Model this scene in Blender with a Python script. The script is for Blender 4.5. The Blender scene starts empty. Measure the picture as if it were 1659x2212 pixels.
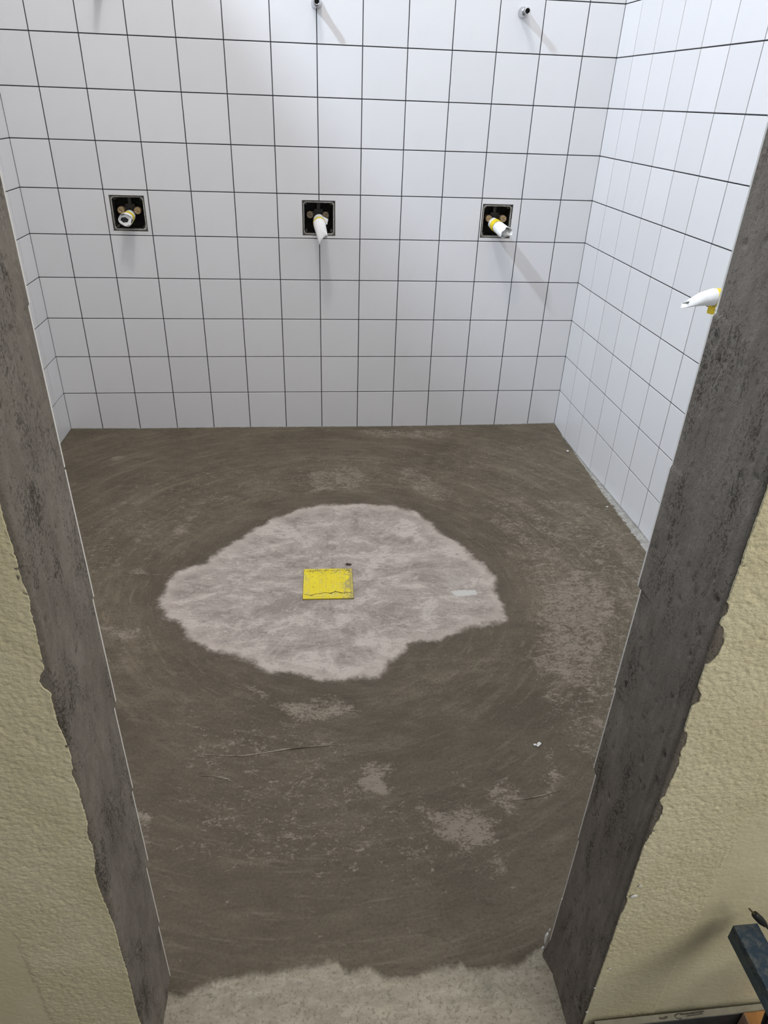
import bpy, bmesh, math, random
import numpy as np
from mathutils import Matrix, Vector, noise

random.seed(7)
S = bpy.context.scene
COL = S.collection

# ------------------------------------------------------------------ camera
F_PX, IMG_W, IMG_H = 1505.08, 1659.0, 2212.0
CAM_POS = Vector((0.91884, -3.66260, 1.60568))
right = Vector((0.99406743, -0.10354973, 0.03327772))
down = Vector((-0.02441823, -0.51061723, -0.85946134))
fwd = Vector((0.10598917, 0.85354994, -0.51011646))
cam = bpy.data.cameras.new('camera')
cam.sensor_fit = 'VERTICAL'
cam.sensor_height = 36.0
cam.lens = F_PX / IMG_H * 36.0
cam.clip_start = 0.02
cam_ob = bpy.data.objects.new('camera', cam)
COL.objects.link(cam_ob)
cam_ob.matrix_world = Matrix(((right.x, -down.x, -fwd.x, CAM_POS.x),
                              (right.y, -down.y, -fwd.y, CAM_POS.y),
                              (right.z, -down.z, -fwd.z, CAM_POS.z), (0, 0, 0, 1)))
S.camera = cam_ob

# ------------------------------------------------------------------ world, lights, exposure
world = bpy.data.worlds.new('hall_light')
S.world = world
world.use_nodes = True
world.node_tree.nodes['Background'].inputs['Color'].default_value = (0.95, 0.97, 1.0, 1)
world.node_tree.nodes['Background'].inputs['Strength'].default_value = 0.23


def area(name, loc, target, size, power, color):
    l = bpy.data.lights.new(name, 'AREA')
    l.shape = 'SQUARE'
    l.size = size
    l.energy = power
    l.color = color
    o = bpy.data.objects.new(name, l)
    COL.objects.link(o)
    o.location = loc
    d = Vector(target) - Vector(loc)
    o.rotation_euler = d.to_track_quat('-Z', 'Y').to_euler()
    return o


area('ceiling_lamp', (0.70, -1.40, 4.5), (0.95, -1.2, 0), 0.32, 32, (1.0, 0.98, 0.97))
area('ceiling_bounce_fill', (1.0, -2.0, 4.9), (1.0, -1.2, 0), 2.4, 57, (1.0, 0.98, 0.97))  # added soft fill, stands in for light reflected off the hall ceiling
area('window_light', (-1.1, -1.42, 4.4), (1.9, -0.6, 1.0), 0.17, 122, (0.70, 0.83, 1.0))
area('hall_lamp', (2.7, -4.4, 2.45), (1.0, -3.0, 0.7), 1.5, 41, (1.0, 0.97, 0.90))
S.view_settings.view_transform = 'Standard'
S.view_settings.look = 'None'
S.view_settings.gamma = 1.0
S.view_settings.use_curve_mapping = False
S.view_settings.exposure = 0.0


# ------------------------------------------------------------------ node helper
class NT:
    def __init__(self, name):
        self.mat = bpy.data.materials.new(name)
        self.mat.use_nodes = True
        self.t = self.mat.node_tree
        self.n = self.t.nodes
        self.n.clear()
        self.out = self.n.new('ShaderNodeOutputMaterial')
        self.b = self.n.new('ShaderNodeBsdfPrincipled')
        self.t.links.new(self.b.outputs[0], self.out.inputs[0])

    def put(self, sock, v):
        if isinstance(v, bpy.types.NodeSocket):
            self.t.links.new(v, sock)
        elif isinstance(v, (tuple, list)):
            sock.default_value = tuple(v) + ((1,) if len(v) == 3 and sock.type == 'RGBA' else ())
        else:
            sock.default_value = v

    def obj(self):
        return self.n.new('ShaderNodeTexCoord').outputs['Object']

    def attr(self, name):
        a = self.n.new('ShaderNodeAttribute')
        a.attribute_name = name
        return a.outputs['Fac']

    def rnd(self):
        return self.n.new('ShaderNodeObjectInfo').outputs['Random']

    def noise(self, vec, scale, detail=4, rough=.55, dist=0.0):
        x = self.n.new('ShaderNodeTexNoise')
        self.put(x.inputs['Vector'], vec)
        x.inputs['Scale'].default_value = scale
        x.inputs['Detail'].default_value = detail
        x.inputs['Roughness'].default_value = rough
        x.inputs['Distortion'].default_value = dist
        return x.outputs['Fac']

    def math(self, op, a, b=0.0, c=None):
        x = self.n.new('ShaderNodeMath')
        x.operation = op
        self.put(x.inputs[0], a)
        self.put(x.inputs[1], b)
        if c is not None:
            self.put(x.inputs[2], c)
        return x.outputs[0]

    def step(self, v, lo, hi, a=0.0, b=1.0):
        x = self.n.new('ShaderNodeMapRange')
        x.interpolation_type = 'SMOOTHSTEP'
        self.put(x.inputs['Value'], v)
        x.inputs['From Min'].default_value = lo
        x.inputs['From Max'].default_value = hi
        x.inputs['To Min'].default_value = a
        x.inputs['To Max'].default_value = b
        return x.outputs['Result']

    def lin(self, v, lo, hi, a=0.0, b=1.0):
        x = self.n.new('ShaderNodeMapRange')
        self.put(x.inputs['Value'], v)
        for k, w in (('From Min', lo), ('From Max', hi), ('To Min', a), ('To Max', b)):
            x.inputs[k].default_value = w
        return x.outputs['Result']

    def mix(self, f, a, b):
        x = self.n.new('ShaderNodeMix')
        x.data_type = 'RGBA'
        self.put(x.inputs['Factor'], f)
        self.put(x.inputs[6], a)
        self.put(x.inputs[7], b)
        return x.outputs[2]

    def vmul(self, v, s):
        x = self.n.new('ShaderNodeVectorMath')
        x.operation = 'MULTIPLY'
        self.put(x.inputs[0], v)
        x.inputs[1].default_value = s
        return x.outputs[0]

    def sep(self, v):
        x = self.n.new('ShaderNodeSeparateXYZ')
        self.put(x.inputs[0], v)
        return x.outputs

    def comb(self, a, b, c):
        x = self.n.new('ShaderNodeCombineXYZ')
        for i, v in enumerate((a, b, c)):
            self.put(x.inputs[i], v)
        return x.outputs[0]

    def bump(self, h, strength, dist, prev=None):
        x = self.n.new('ShaderNodeBump')
        x.inputs['Strength'].default_value = strength
        x.inputs['Distance'].default_value = dist
        self.put(x.inputs['Height'], h)
        if prev is not None:
            self.put(x.inputs['Normal'], prev)
        return x.outputs[0]

    def done(self, color, rough=.5, normal=None, metal=0.0, spec=.5):
        self.put(self.b.inputs['Base Color'], color)
        self.put(self.b.inputs['Roughness'], rough)
        self.put(self.b.inputs['Metallic'], metal)
        self.put(self.b.inputs['Specular IOR Level'], spec)
        if normal is not None:
            self.put(self.b.inputs['Normal'], normal)
        return self.mat


# ------------------------------------------------------------------ materials
def mat_tile():
    t = NT('white_glazed_tile')
    o = t.obj()
    r = t.rnd()
    base = t.mix(r, (.76, .755, .76), (.80, .795, .80))
    sm = t.noise(o, 9, 3)
    base = t.mix(t.step(sm, .5, .8, 0, .12), base, (.66, .655, .66))
    h = t.noise(o, 14, 2)
    return t.done(base, .32, t.bump(h, .06, .004), spec=.45)


def mat_tile_edge():
    t = NT('tile_edge_clay')
    o = t.obj()
    return t.done(t.mix(t.noise(o, 60, 4), (.62, .60, .55), (.74, .72, .68)), .7)


def mat_grout():
    t = NT('dark_grout')
    o = t.obj()
    return t.done(t.mix(t.noise(o, 40, 4), (.018, .019, .024), (.035, .036, .042)), .85)


def mat_paint():
    t = NT('white_wall_paint')
    return t.done((.72, .72, .72), .8, t.bump(t.noise(t.obj(), 60, 3), .2, .003))


def mat_floor():
    t = NT('cement_screed')
    o = t.obj()
    x, y, z = t.sep(o)
    dx = t.math('SUBTRACT', x, .98)
    dy = t.math('ADD', y, 1.5)
    r = t.math('SQRT', t.math('ADD', t.math('MULTIPLY', dx, dx), t.math('MULTIPLY', dy, dy)))
    c = t.math('DIVIDE', dx, t.math('ADD', r, .02))
    s = t.math('DIVIDE', dy, t.math('ADD', r, .02))
    arc = t.noise(t.comb(t.math('MULTIPLY', c, 2.2), t.math('MULTIPLY', s, 2.2), t.math('MULTIPLY', r, 11)), 1.6, 8, .68, .35)
    arc2 = t.noise(t.comb(t.math('MULTIPLY', c, 5), t.math('MULTIPLY', s, 5), t.math('MULTIPLY', r, 42)), 1.5, 6, .7, .3)
    rad = t.noise(t.comb(t.math('MULTIPLY', c, 5), t.math('MULTIPLY', s, 5), t.math('MULTIPLY', r, 2.2)), 1.7, 9, .7, .9)
    big = t.noise(o, 2.3, 6, .6, .3)
    mid = t.noise(o, 9, 8, .68, .4)
    fine = t.noise(o, 130, 6, .75)
    stre = t.noise(t.vmul(o, (22, 75, 30)), 1, 6, .72, .5)     # sideways float marks
    # damp screed
    patchy = t.noise(t.vmul(o, (5, 9, 5)), 1, 8, .7, 1.2)
    v = t.math('ADD', t.math('MULTIPLY', arc, .32), t.math('ADD', t.math('MULTIPLY', big, .30), t.math('MULTIPLY', patchy, .38)))
    wet = t.mix(t.step(v, .40, .60), (.094, .074, .047), (.150, .121, .081))
    wet = t.mix(t.step(arc2, .53, .66, 0, .55), wet, (.225, .186, .132))
    wet = t.mix(t.step(arc, .55, .66, 0, .40), wet, (.22, .182, .130))
    wet = t.mix(t.step(fine, .50, .62, 0, .50), wet, (.048, .037, .025))
    wet = t.mix(t.step(fine, .46, .36, 0, .35), wet, (.20, .17, .125))
    wet = t.mix(t.step(stre, .54, .66, 0, .55), wet, (.050, .039, .027))
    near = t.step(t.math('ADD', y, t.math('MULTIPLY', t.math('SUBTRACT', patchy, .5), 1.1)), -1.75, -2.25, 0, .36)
    wet = t.mix(near, wet, (.060, .048, .032))  # doorway end darkened in the colour to follow the light falloff
    # scuffed pale patches where the surface has started to dry
    la = t.attr('scuff')
    spk = t.noise(t.vmul(o, (38, 70, 30)), 1, 10, .80, .8)
    spk2 = t.noise(t.vmul(o, (14, 22, 14)), 1, 8, .75, 1.1)
    lace = t.step(t.math('ABSOLUTE', t.math('SUBTRACT', t.noise(t.vmul(o, (42, 62, 40)), 1, 6, .72, 1.0), .5)), .035, .0, 0, 1)
    lace2 = t.noise(t.vmul(o, (130, 190, 130)), 1, 4, .7, .5)
    th = t.math('ADD', t.math('MULTIPLY', spk, .48), t.math('ADD', t.math('MULTIPLY', spk2, .30), t.math('MULTIPLY', lace2, .22)))
    th = t.math('ADD', th, t.math('MULTIPLY', t.math('MULTIPLY', lace, la), .07))
    lm = t.step(t.math('ADD', t.math('MULTIPLY', la, .125), th), .565, .625, 0, .78)
    wet = t.mix(lm, wet, (.285, .24, .188))
    # dry pale pool around the drain
    d = t.attr('dry')
    n1 = t.math('SUBTRACT', t.noise(o, 10, 8, .66), .5)
    n2 = t.math('SUBTRACT', t.noise(o, 55, 6, .75), .5)
    dd = t.math('ADD', d, t.math('ADD', t.math('MULTIPLY', n1, .10), t.math('MULTIPLY', n2, .035)))
    m = t.step(dd, .016, -.016)
    blot = t.noise(t.vmul(o, (5.5, 9.5, 4)), 1, 10, .72, .5)
    blot2 = t.noise(t.vmul(o, (17, 30, 9)), 1, 10, .78, .5)
    dv = t.math('ADD', t.math('MULTIPLY', blot, .6), t.math('MULTIPLY', blot2, .4))
    dry = t.mix(t.step(dv, .42, .58), (.33, .284, .252), (.46, .405, .362))
    dry = t.mix(t.step(blot, .53, .56, 0, .70), dry, (.57, .508, .455))
    dry = t.mix(t.step(blot, .45, .41, 0, .55), dry, (.25, .213, .19))
    dry = t.mix(t.step(blot2, .55, .59, 0, .60), dry, (.26, .222, .198))
    dry = t.mix(t.step(blot2, .45, .41, 0, .55), dry, (.58, .52, .465))
    dry = t.mix(t.step(rad, .535, .575, 0, .24), dry, (.55, .49, .437))
    dry = t.mix(t.step(rad, .44, .41, 0, .22), dry, (.25, .213, .19))
    dry = t.mix(t.step(fine, .45, .36, 0, .28), dry, (.58, .53, .48))
    dry = t.mix(t.step(fine, .53, .64, 0, .38), dry, (.18, .15, .128))
    dry = t.mix(t.step(stre, .57, .68, 0, .60), dry, (.165, .138, .118))
    rim = t.math('MULTIPLY', t.step(dd, -.07, -.015), m)
    dry = t.mix(t.math('MULTIPLY', rim, .45), dry, (.50, .435, .375))
    col = t.mix(m, wet, dry)
    halo = t.math('MULTIPLY', t.step(dd, .12, .012), t.math('SUBTRACT', 1.0, m))
    col = t.mix(t.math('MULTIPLY', halo, .40), col, (.078, .062, .044))
    # smear of white thinset in the dry pool
    col = t.mix(t.step(t.math('ADD', t.attr('smear'), t.math('MULTIPLY', n2, .9)), .5, .7, 0, .85), col, (.60, .60, .57))
    # old grey slab in the doorway
    od = t.math('ADD', t.attr('slab'), t.math('ADD', t.math('MULTIPLY', n1, .035), t.math('MULTIPLY', n2, .02)))
    om = t.step(od, .006, -.010)
    old = t.mix(t.step(t.math('ADD', t.math('MULTIPLY', mid, .5), t.math('MULTIPLY', stre, .5)), .4, .62), (.265, .236, .180), (.36, .325, .25))
    old = t.mix(t.step(blot2, .52, .58, 0, .45), old, (.42, .385, .31))
    old = t.mix(t.step(blot2, .46, .40, 0, .45), old, (.19, .175, .135))
    old = t.mix(t.step(fine, .52, .62, 0, .60), old, (.13, .115, .085))
    old = t.mix(t.step(t.noise(o, 30, 3), .70, .78, 0, .5), old, (.52, .50, .42))
    col = t.mix(om, col, old)
    # pale mortar along the right wall
    ra = t.attr('residue')
    rm = t.step(t.math('ADD', ra, t.math('ADD', t.math('MULTIPLY', n2, 1.6), t.math('MULTIPLY', n1, 1.2))), .50, .72)
    col = t.mix(t.math('MULTIPLY', rm, .9), col, t.mix(t.step(spk, .40, .62), (.26, .25, .22), (.48, .47, .435)))
    rough = t.math('SUBTRACT', .78, t.math('MULTIPLY', t.math('SUBTRACT', 1.0, m), .18))
    h1 = t.bump(t.math('ADD', t.math('MULTIPLY', arc2, .5), t.math('MULTIPLY', stre, .5)), .42, .004)
    h2 = t.bump(fine, .45, .0022, h1)
    h3 = t.bump(t.math('ADD', m, om), .25, .003, h2)
    return t.done(col, rough, h3, spec=.35)


def mat_render(name, a, b, dark, pale):
    t = NT(name)
    o = t.obj()
    big = t.noise(t.vmul(o, (6, 6, 2.6)), 1, 7, .66, .4)
    mid = t.noise(t.vmul(o, (40, 40, 16)), 1, 7, .7, .4)
    fine = t.noise(o, 210, 5, .75)
    c = t.mix(t.step(t.math('ADD', t.math('MULTIPLY', big, .55), t.math('MULTIPLY', mid, .45)), .38, .62), a, b)
    c = t.mix(t.step(mid, .60, .76, 0, .45), c, pale)
    c = t.mix(t.step(fine, .54, .72, 0, .55), c, dark)
    pit = t.attr('pit')
    c = t.mix(t.step(pit, .25, .9, 0, .8), c, dark)
    flk = t.noise(t.vmul(o, (330, 330, 190)), 1, 4, .65, .4)
    clus = t.noise(t.vmul(o, (18, 18, 7)), 1, 5, .7)
    fk = t.step(t.math('ADD', flk, t.math('MULTIPLY', clus, .8)), .95, 1.12)
    c = t.mix(t.math('MULTIPLY', fk, .8), c, dark)
    c = t.mix(t.step(t.math('SUBTRACT', flk, t.math('MULTIPLY', clus, .3)), .40, .50, 0, .35), c, pale)
    sp = t.noise(t.vmul(o, (30, 30, 14)), 1, 3, .6)
    c = t.mix(t.step(sp, .71, .75, 0, .6), c, pale)
    n = t.bump(mid, .35, .004)
    n = t.bump(fine, .7, .0026, n)
    n = t.bump(fk, .6, -.003, n)
    return t.done(c, .85, n, spec=.25)


def mat_yellow():
    t = NT('yellow_stucco_paint')
    o = t.obj()
    a = t.noise(t.vmul(o, (1, 1, 1.5)), 190, 3, .6)
    b = t.noise(t.vmul(o, (1, 1, 1.3)), 70, 4, .6)
    big = t.noise(o, 4, 5)
    c = t.mix(t.step(big, .4, .65), (.64, .575, .375), (.72, .66, .455))
    c = t.mix(t.step(a, .56, .75, 0, .25), c, (.43, .385, .225))
    sm = t.attr('smooth')
    k = t.math('SUBTRACT', 1.0, t.math('MULTIPLY', sm, .75))
    h = t.math('MULTIPLY', t.math('ADD', t.math('MULTIPLY', a, .45), t.math('MULTIPLY', b, .55)), k)
    c = t.mix(t.step(t.noise(o, 16, 4), .6, .75, 0, .15), c, (.45, .42, .31))
    return t.done(c, .72, t.bump(h, .55, .006), spec=.3)


def mat_plain(name, col, rough=.5, metal=0.0, var=.15, scale=60, spec=.5, bump=0.0):
    t = NT(name)
    o = t.obj()
    n = t.noise(o, scale, 5, .65)
    lo = tuple(max(0, v * (1 - var)) for v in col)
    hi = tuple(min(1, v * (1 + var)) for v in col)
    nrm = t.bump(n, bump, .002) if bump else None
    return t.done(t.mix(t.step(n, .3, .7), lo, hi), rough, nrm, metal, spec)


def mat_dusty(name, col, dust, amount=.55, scale=22, rough=.6):
    t = NT(name)
    o = t.obj()
    n = t.noise(o, scale, 7, .7, .6)
    f = t.noise(o, scale * 6, 4, .7)
    c = t.mix(t.step(n, .42, .66, 0, amount), col, dust)
    c = t.mix(t.step(f, .62, .74, 0, .4), c, tuple(v * .35 for v in col))
    return t.done(c, rough, t.bump(f, .2, .001))


def mat_drain(name, dust, dcol):
    t = NT(name)
    o = t.obj()
    n = t.noise(o, 42, 7, .72, 1.2)
    f = t.noise(t.vmul(o, (1.0, .5, 1)), 150, 6, .75, .8)
    c = t.mix(t.noise(o, 16, 4), (.80, .63, .012), (.90, .76, .03))
    c = t.mix(t.step(n, .46, .60, 0, dust), c, dcol)
    c = t.mix(t.step(f, .59, .66, 0, .85), c, (.09, .075, .04))
    x, y, z = t.sep(o)
    worn = t.step(t.math('ADD', x, t.math('MULTIPLY', t.math('SUBTRACT', n, .5), .22)), .062, .088, 0, 1)
    c = t.mix(t.math('MULTIPLY', worn, .75), c, (.36, .30, .14))
    far = t.step(t.math('ADD', y, t.math('MULTIPLY', t.math('SUBTRACT', n, .5), .12)), .048, .09, 0, 1)
    c = t.mix(t.math('MULTIPLY', far, t.step(f, .50, .60, 0, .85)), c, (.10, .085, .045))
    return t.done(c, .42, t.bump(n, .25, .002))


M = dict(
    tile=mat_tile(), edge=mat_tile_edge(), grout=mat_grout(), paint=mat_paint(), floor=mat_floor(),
    render_l=mat_render('damp_grey_render', (.165, .143, .118), (.235, .208, .175), (.035, .029, .021), (.31, .28, .24)),
    yellow=mat_yellow(),
    core=mat_plain('masonry', (.30, .28, .25), .9, bump=.3),
    chrome=mat_plain('worn_chrome', (.62, .62, .64), .22, 1.0, .12, 40),
    hole=mat_plain('dark_bore', (.02, .019, .018), .9),
    boxp=mat_dusty('grey_box_plastic', (.085, .078, .066), (.30, .285, .25), .5, 40),
    lip=mat_dusty('grout_smeared_lip', (.36, .345, .31), (.66, .65, .62), .75, 70),
    inner=mat_plain('dark_recess_shade', (.022, .020, .016), .8, var=.5, scale=30),  # near-black, recess shade put into the colour
    brass=mat_plain('dull_brass', (.43, .31, .17), .45, .55, .2, 120),
    brass_d=mat_plain('stained_brass', (.20, .155, .10), .55, .45, .35, 120),
    slot=mat_plain('slot_shadow_metal', (.05, .035, .022), .7),
    bronze=mat_plain('valve_bronze', (.05, .044, .036), .55, .3, .4),
    paper=mat_plain('white_wrap_paper', (.80, .80, .78), .75, var=.04, scale=50, bump=.1),
    tape=mat_plain('yellow_tape', (.86, .66, .03), .4, var=.08, scale=40),
    capb=mat_plain('dark_rubber_cap', (.035, .037, .043), .5),
    drain=mat_drain('yellow_plastic_cover', .55, (.62, .55, .20)),
    drain_rib=mat_drain('bright_yellow_rib', .12, (.74, .62, .10)),
    rust_shade=mat_plain('rust_and_gap_shade', (.07, .035, .022), .9, var=.4),
    chip=mat_plain('white_thinset', (.74, .74, .72), .8, bump=.3),
    blue=mat_dusty('dusty_blue_paint', (.014, .036, .066), (.11, .12, .118), .75, 70),
    blue2=mat_dusty('blue_paint_side', (.050, .080, .098), (.12, .14, .145), .5, 40),
    block=mat_plain('orange_wood', (.42, .19, .055), .7, var=.25, scale=30, bump=.2),
    blockside=mat_plain('pale_cut_wood', (.42, .27, .20), .75, var=.2, scale=40),
    black=mat_plain('black_rubber', (.008, .008, .009), .5),
    plugtip=mat_plain('plug_metal', (.20, .17, .09), .45, .8),
    skirt=mat_plain('dark_skirting_tile', (.05, .05, .048), .45, var=.2),
    ledge=mat_dusty('dusty_skirting_top', (.30, .28, .22), (.42, .40, .32), .5, 40, .8),
    smudge=mat_plain('dark_smudge', (.11, .10, .08), .9, var=.5, scale=200),
    hallfloor=mat_plain('hall_floor_grey', (.10, .10, .095), .6, var=.25, scale=20, bump=.2),
)


# ------------------------------------------------------------------ mesh helpers
def link(name, me, mat=None, parent=None, loc=None, rot=None):
    o = bpy.data.objects.new(name, me)
    COL.objects.link(o)
    if mat is not None:
        for m in (mat if isinstance(mat, (list, tuple)) else [mat]):
            me.materials.append(m)
    if parent is not None:
        o.parent = parent
    if loc is not None:
        o.location = loc
    if rot is not None:
        o.rotation_euler = rot
    return o


def obj(name, bm, mat, parent=None, loc=None, rot=None, smooth=False):
    bmesh.ops.recalc_face_normals(bm, faces=bm.faces)
    me = bpy.data.meshes.new(name)
    bm.to_mesh(me)
    bm.free()
    if smooth:
        for p in me.polygons:
            p.use_smooth = True
    return link(name, me, mat, parent, loc, rot)


def thing(name, label, cat, loc=(0, 0, 0), rot=(0, 0, 0), group=None):
    o = bpy.data.objects.new(name, None)
    o.empty_display_size = .05
    COL.objects.link(o)
    o.location = loc
    o.rotation_euler = rot
    tag(o, label, cat, group)
    return o


def tag(o, label, cat, group=None):
    o['label'] = label
    o['category'] = cat
    if group:
        o['group'] = group
    return o


def structure(o):
    o['kind'] = 'structure'
    return o


def box(bm, x0, x1, y0, y1, z0, z1, bev=0.0):
    r = bmesh.ops.create_cube(bm, size=1, matrix=Matrix.Translation(((x0 + x1) / 2, (y0 + y1) / 2, (z0 + z1) / 2)) @
                              Matrix.Diagonal((x1 - x0, y1 - y0, z1 - z0, 1)))
    if bev:
        es = {e for v in r['verts'] for e in v.link_edges}
        bmesh.ops.bevel(bm, geom=list(es), offset=bev, segments=2, affect='EDGES', profile=.6)
    return r


def lathe(bm, prof, n=24, mat=Matrix.Identity(4), close=True):
    """profile [(r, h)] turned about -Y (h runs towards -y)"""
    rings = []
    for r, h in prof:
        rings.append([bm.verts.new(mat @ Vector((r * math.cos(a), -h, r * math.sin(a)))) for a in [2 * math.pi * k / n for k in range(n)]])
    for a, b in zip(rings, rings[1:]):
        for k in range(n):
            bm.faces.new((a[k], a[(k + 1) % n], b[(k + 1) % n], b[k]))
    if close:
        bm.faces.new(rings[-1])
        bm.faces.new(list(reversed(rings[0])))
    return rings


def tube(bm, pts, rad, n=8, caps=True):
    pts = [Vector(p) for p in pts]
    if not isinstance(rad, (list, tuple)):
        rad = [rad] * len(pts)
    rings = []
    up = Vector((0, 0, 1))
    for i, p in enumerate(pts):
        d = (pts[min(i + 1, len(pts) - 1)] - pts[max(i - 1, 0)]).normalized()
        a = d.cross(up)
        if a.length < 1e-3:
            a = d.cross(Vector((1, 0, 0)))
        a.normalize()
        b = a.cross(d)
        up = b
        rings.append([bm.verts.new(p + (a * math.cos(t) + b * math.sin(t)) * rad[i]) for t in [2 * math.pi * k / n for k in range(n)]])
    for a, b in zip(rings, rings[1:]):
        for k in range(n):
            bm.faces.new((a[k], a[(k + 1) % n], b[(k + 1) % n], b[k]))
    if caps:
        bm.faces.new(rings[-1])
        bm.faces.new(list(reversed(rings[0])))
    return rings


def interp(tab, z):
    """tab sorted by z ascending: (value, z)"""
    if z <= tab[0][1]:
        return tab[0][0]
    for (a, za), (b, zb) in zip(tab, tab[1:]):
        if z <= zb:
            return a + (b - a) * (z - za) / (zb - za)
    return tab[-1][0]


# ------------------------------------------------------------------ room constants (metres)
XL, XR = -0.367, 2.362
YF = -2.86                 # inner face of the front wall (left pier)
YFR = -2.881               # the right pier stands a little further out
WALL_H = 3.38
ROWS = 12                  # tiled height 2.4 m
JT = .0042                 # joint width
TT = .007                  # tile thickness in front of the bedding
REC = .0026                # joint depth below the tile face

# ------------------------------------------------------------------ tiles
tile_cache = {}


def tile_mesh(w, h):
    key = (round(w, 4), round(h, 4))
    if key in tile_cache:
        return tile_cache[key]
    b = .0009
    bm = bmesh.new()
    f = [bm.verts.new(p) for p in ((-w / 2 + b, 0, -h / 2 + b), (w / 2 - b, 0, -h / 2 + b), (w / 2 - b, 0, h / 2 - b), (-w / 2 + b, 0, h / 2 - b))]
    g = [bm.verts.new(p) for p in ((-w / 2, b, -h / 2), (w / 2, b, -h / 2), (w / 2, b, h / 2), (-w / 2, b, h / 2))]
    k = [bm.verts.new((v.co.x, TT, v.co.z)) for v in g]
    bm.faces.new(f)
    for i in range(4):
        j = (i + 1) % 4
        bm.faces.new((f[j], f[i], g[i], g[j]))
        e = bm.faces.new((g[j], g[i], k[i], k[j]))
        e.material_index = 1
    bmesh.ops.recalc_face_normals(bm, faces=bm.faces)
    me = bpy.data.meshes.new('tile')
    bm.to_mesh(me)
    bm.free()
    me.materials.append(M['tile'])
    me.materials.append(M['edge'])
    tile_cache[key] = me
    return me


def holed_tile_mesh(w, h, hx0, hx1, hz0, hz1):
    """tile centred on origin with a rectangular cut out (clipped to the tile)"""
    xs = sorted({-w / 2, max(-w / 2, hx0), min(w / 2, hx1), w / 2})
    zs = sorted({-h / 2, max(-h / 2, hz0), min(h / 2, hz1), h / 2})
    bm = bmesh.new()
    vs = {}

    def V(x, y, z):
        k = (round(x, 5), round(y, 5), round(z, 5))
        if k not in vs:
            vs[k] = bm.verts.new((x, y, z))
        return vs[k]
    solid = {}
    for i in range(len(xs) - 1):
        for j in range(len(zs) - 1):
            cx, cz = (xs[i] + xs[i + 1]) / 2, (zs[j] + zs[j + 1]) / 2
            solid[i, j] = not (hx0 < cx < hx1 and hz0 < cz < hz1)
    for (i, j), s in solid.items():
        if not s:
            continue
        a, b, c, d = xs[i], xs[i + 1], zs[j], zs[j + 1]
        bm.faces.new((V(a, 0, c), V(b, 0, c), V(b, 0, d), V(a, 0, d)))
        for (di, dj, p, q) in ((-1, 0, (a, c), (a, d)), (1, 0, (b, d), (b, c)), (0, -1, (b, c), (a, c)), (0, 1, (a, d), (b, d))):
            if not solid.get((i + di, j + dj), False):
                e = bm.faces.new((V(p[0], 0, p[1]), V(q[0], 0, q[1]), V(q[0], TT, q[1]), V(p[0], TT, p[1])))
                e.material_index = 1
    bmesh.ops.recalc_face_normals(bm, faces=bm.faces)
    me = bpy.data.meshes.new('cut_tile')
    bm.to_mesh(me)
    bm.free()
    me.materials.append(M['tile'])
    me.materials.append(M['edge'])
    return me


def lay_tiles(parent, us, zs, place, rz, holes=()):
    """us, zs: joint positions along the wall and upwards; place(u, z) -> world point of tile face"""
    for i in range(len(us) - 1):
        for j in range(len(zs) - 1):
            u0, u1, z0, z1 = us[i], us[i + 1], zs[j], zs[j + 1]
            g = JT / 2
            a0 = u0 + (g if i else .001)
            a1 = u1 - (g if i < len(us) - 2 else .001)
            b0 = z0 + (g if j else 0)
            b1 = z1 - g
            w, h = a1 - a0, b1 - b0
            cu, cz = (a0 + a1) / 2, (b0 + b1) / 2
            me = None
            for (hx0, hx1, hz0, hz1) in holes:
                if hx0 < a1 and hx1 > a0 and hz0 < b1 and hz1 > b0:
                    me = holed_tile_mesh(w, h, hx0 - cu, hx1 - cu, hz0 - cz, hz1 - cz)
            if me is None:
                me = tile_mesh(w, h)
            o = bpy.data.objects.new('tile', me)
            COL.objects.link(o)
            o.parent = parent
            o.location = place(cu, cz)
            o.rotation_euler = (random.gauss(0, .0009), random.gauss(0, .0012), rz + random.gauss(0, .0009))


def slab(bm, xs0, xs1, zs0, zs1, y0, y1, holes):
    """wall slab along x with rectangular openings; front at y0, back at y1"""
    xs = sorted({xs0, xs1, *[h[0] for h in holes], *[h[1] for h in holes]})
    zs = sorted({zs0, zs1, *[h[2] for h in holes], *[h[3] for h in holes]})
    for i in range(len(xs) - 1):
        for j in range(len(zs) - 1):
            cx, cz = (xs[i] + xs[i + 1]) / 2, (zs[j] + zs[j + 1]) / 2
            if any(h[0] < cx < h[1] and h[2] < cz < h[3] for h in holes):
                continue
            box(bm, xs[i], xs[i + 1], y0, y1, zs[j], zs[j + 1])


Z_ROWS = [0.0] + [.2 * k for k in range(1, ROWS + 1)]
# ---- back wall: joints at x = -0.2, 0, 0.2 ...
HOLES = [(0.021, 0.181, 1.0185, 1.1765), (0.918, 1.078, 1.0125, 1.173), (1.807, 1.961, 1.016, 1.1745)]
bm = bmesh.new()
slab(bm, XL - .15, XR + .15, -.05, 2.4, REC, .16, [(a, b, c, d) for a, b, c, d in HOLES])
wall_back = structure(obj('wall_back', bm, M['grout']))
bm = bmesh.new()
box(bm, XL - .15, XR + .15, 0.004, .16, 2.4, WALL_H)
obj('painted_upper_wall', bm, M['paint'], wall_back)
bm = bmesh.new()
box(bm, XL - .15, XR + .15, .161, .18, -.05, 2.4)
obj('backing_board', bm, M['core'], wall_back)
us = [XL] + [-.2 + .2 * k for k in range(0, 13)] + [XR]
zr = [-.010] + Z_ROWS[1:]
lay_tiles(wall_back, us, zr, lambda u, z: (u, 0, z), 0, HOLES)

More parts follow.
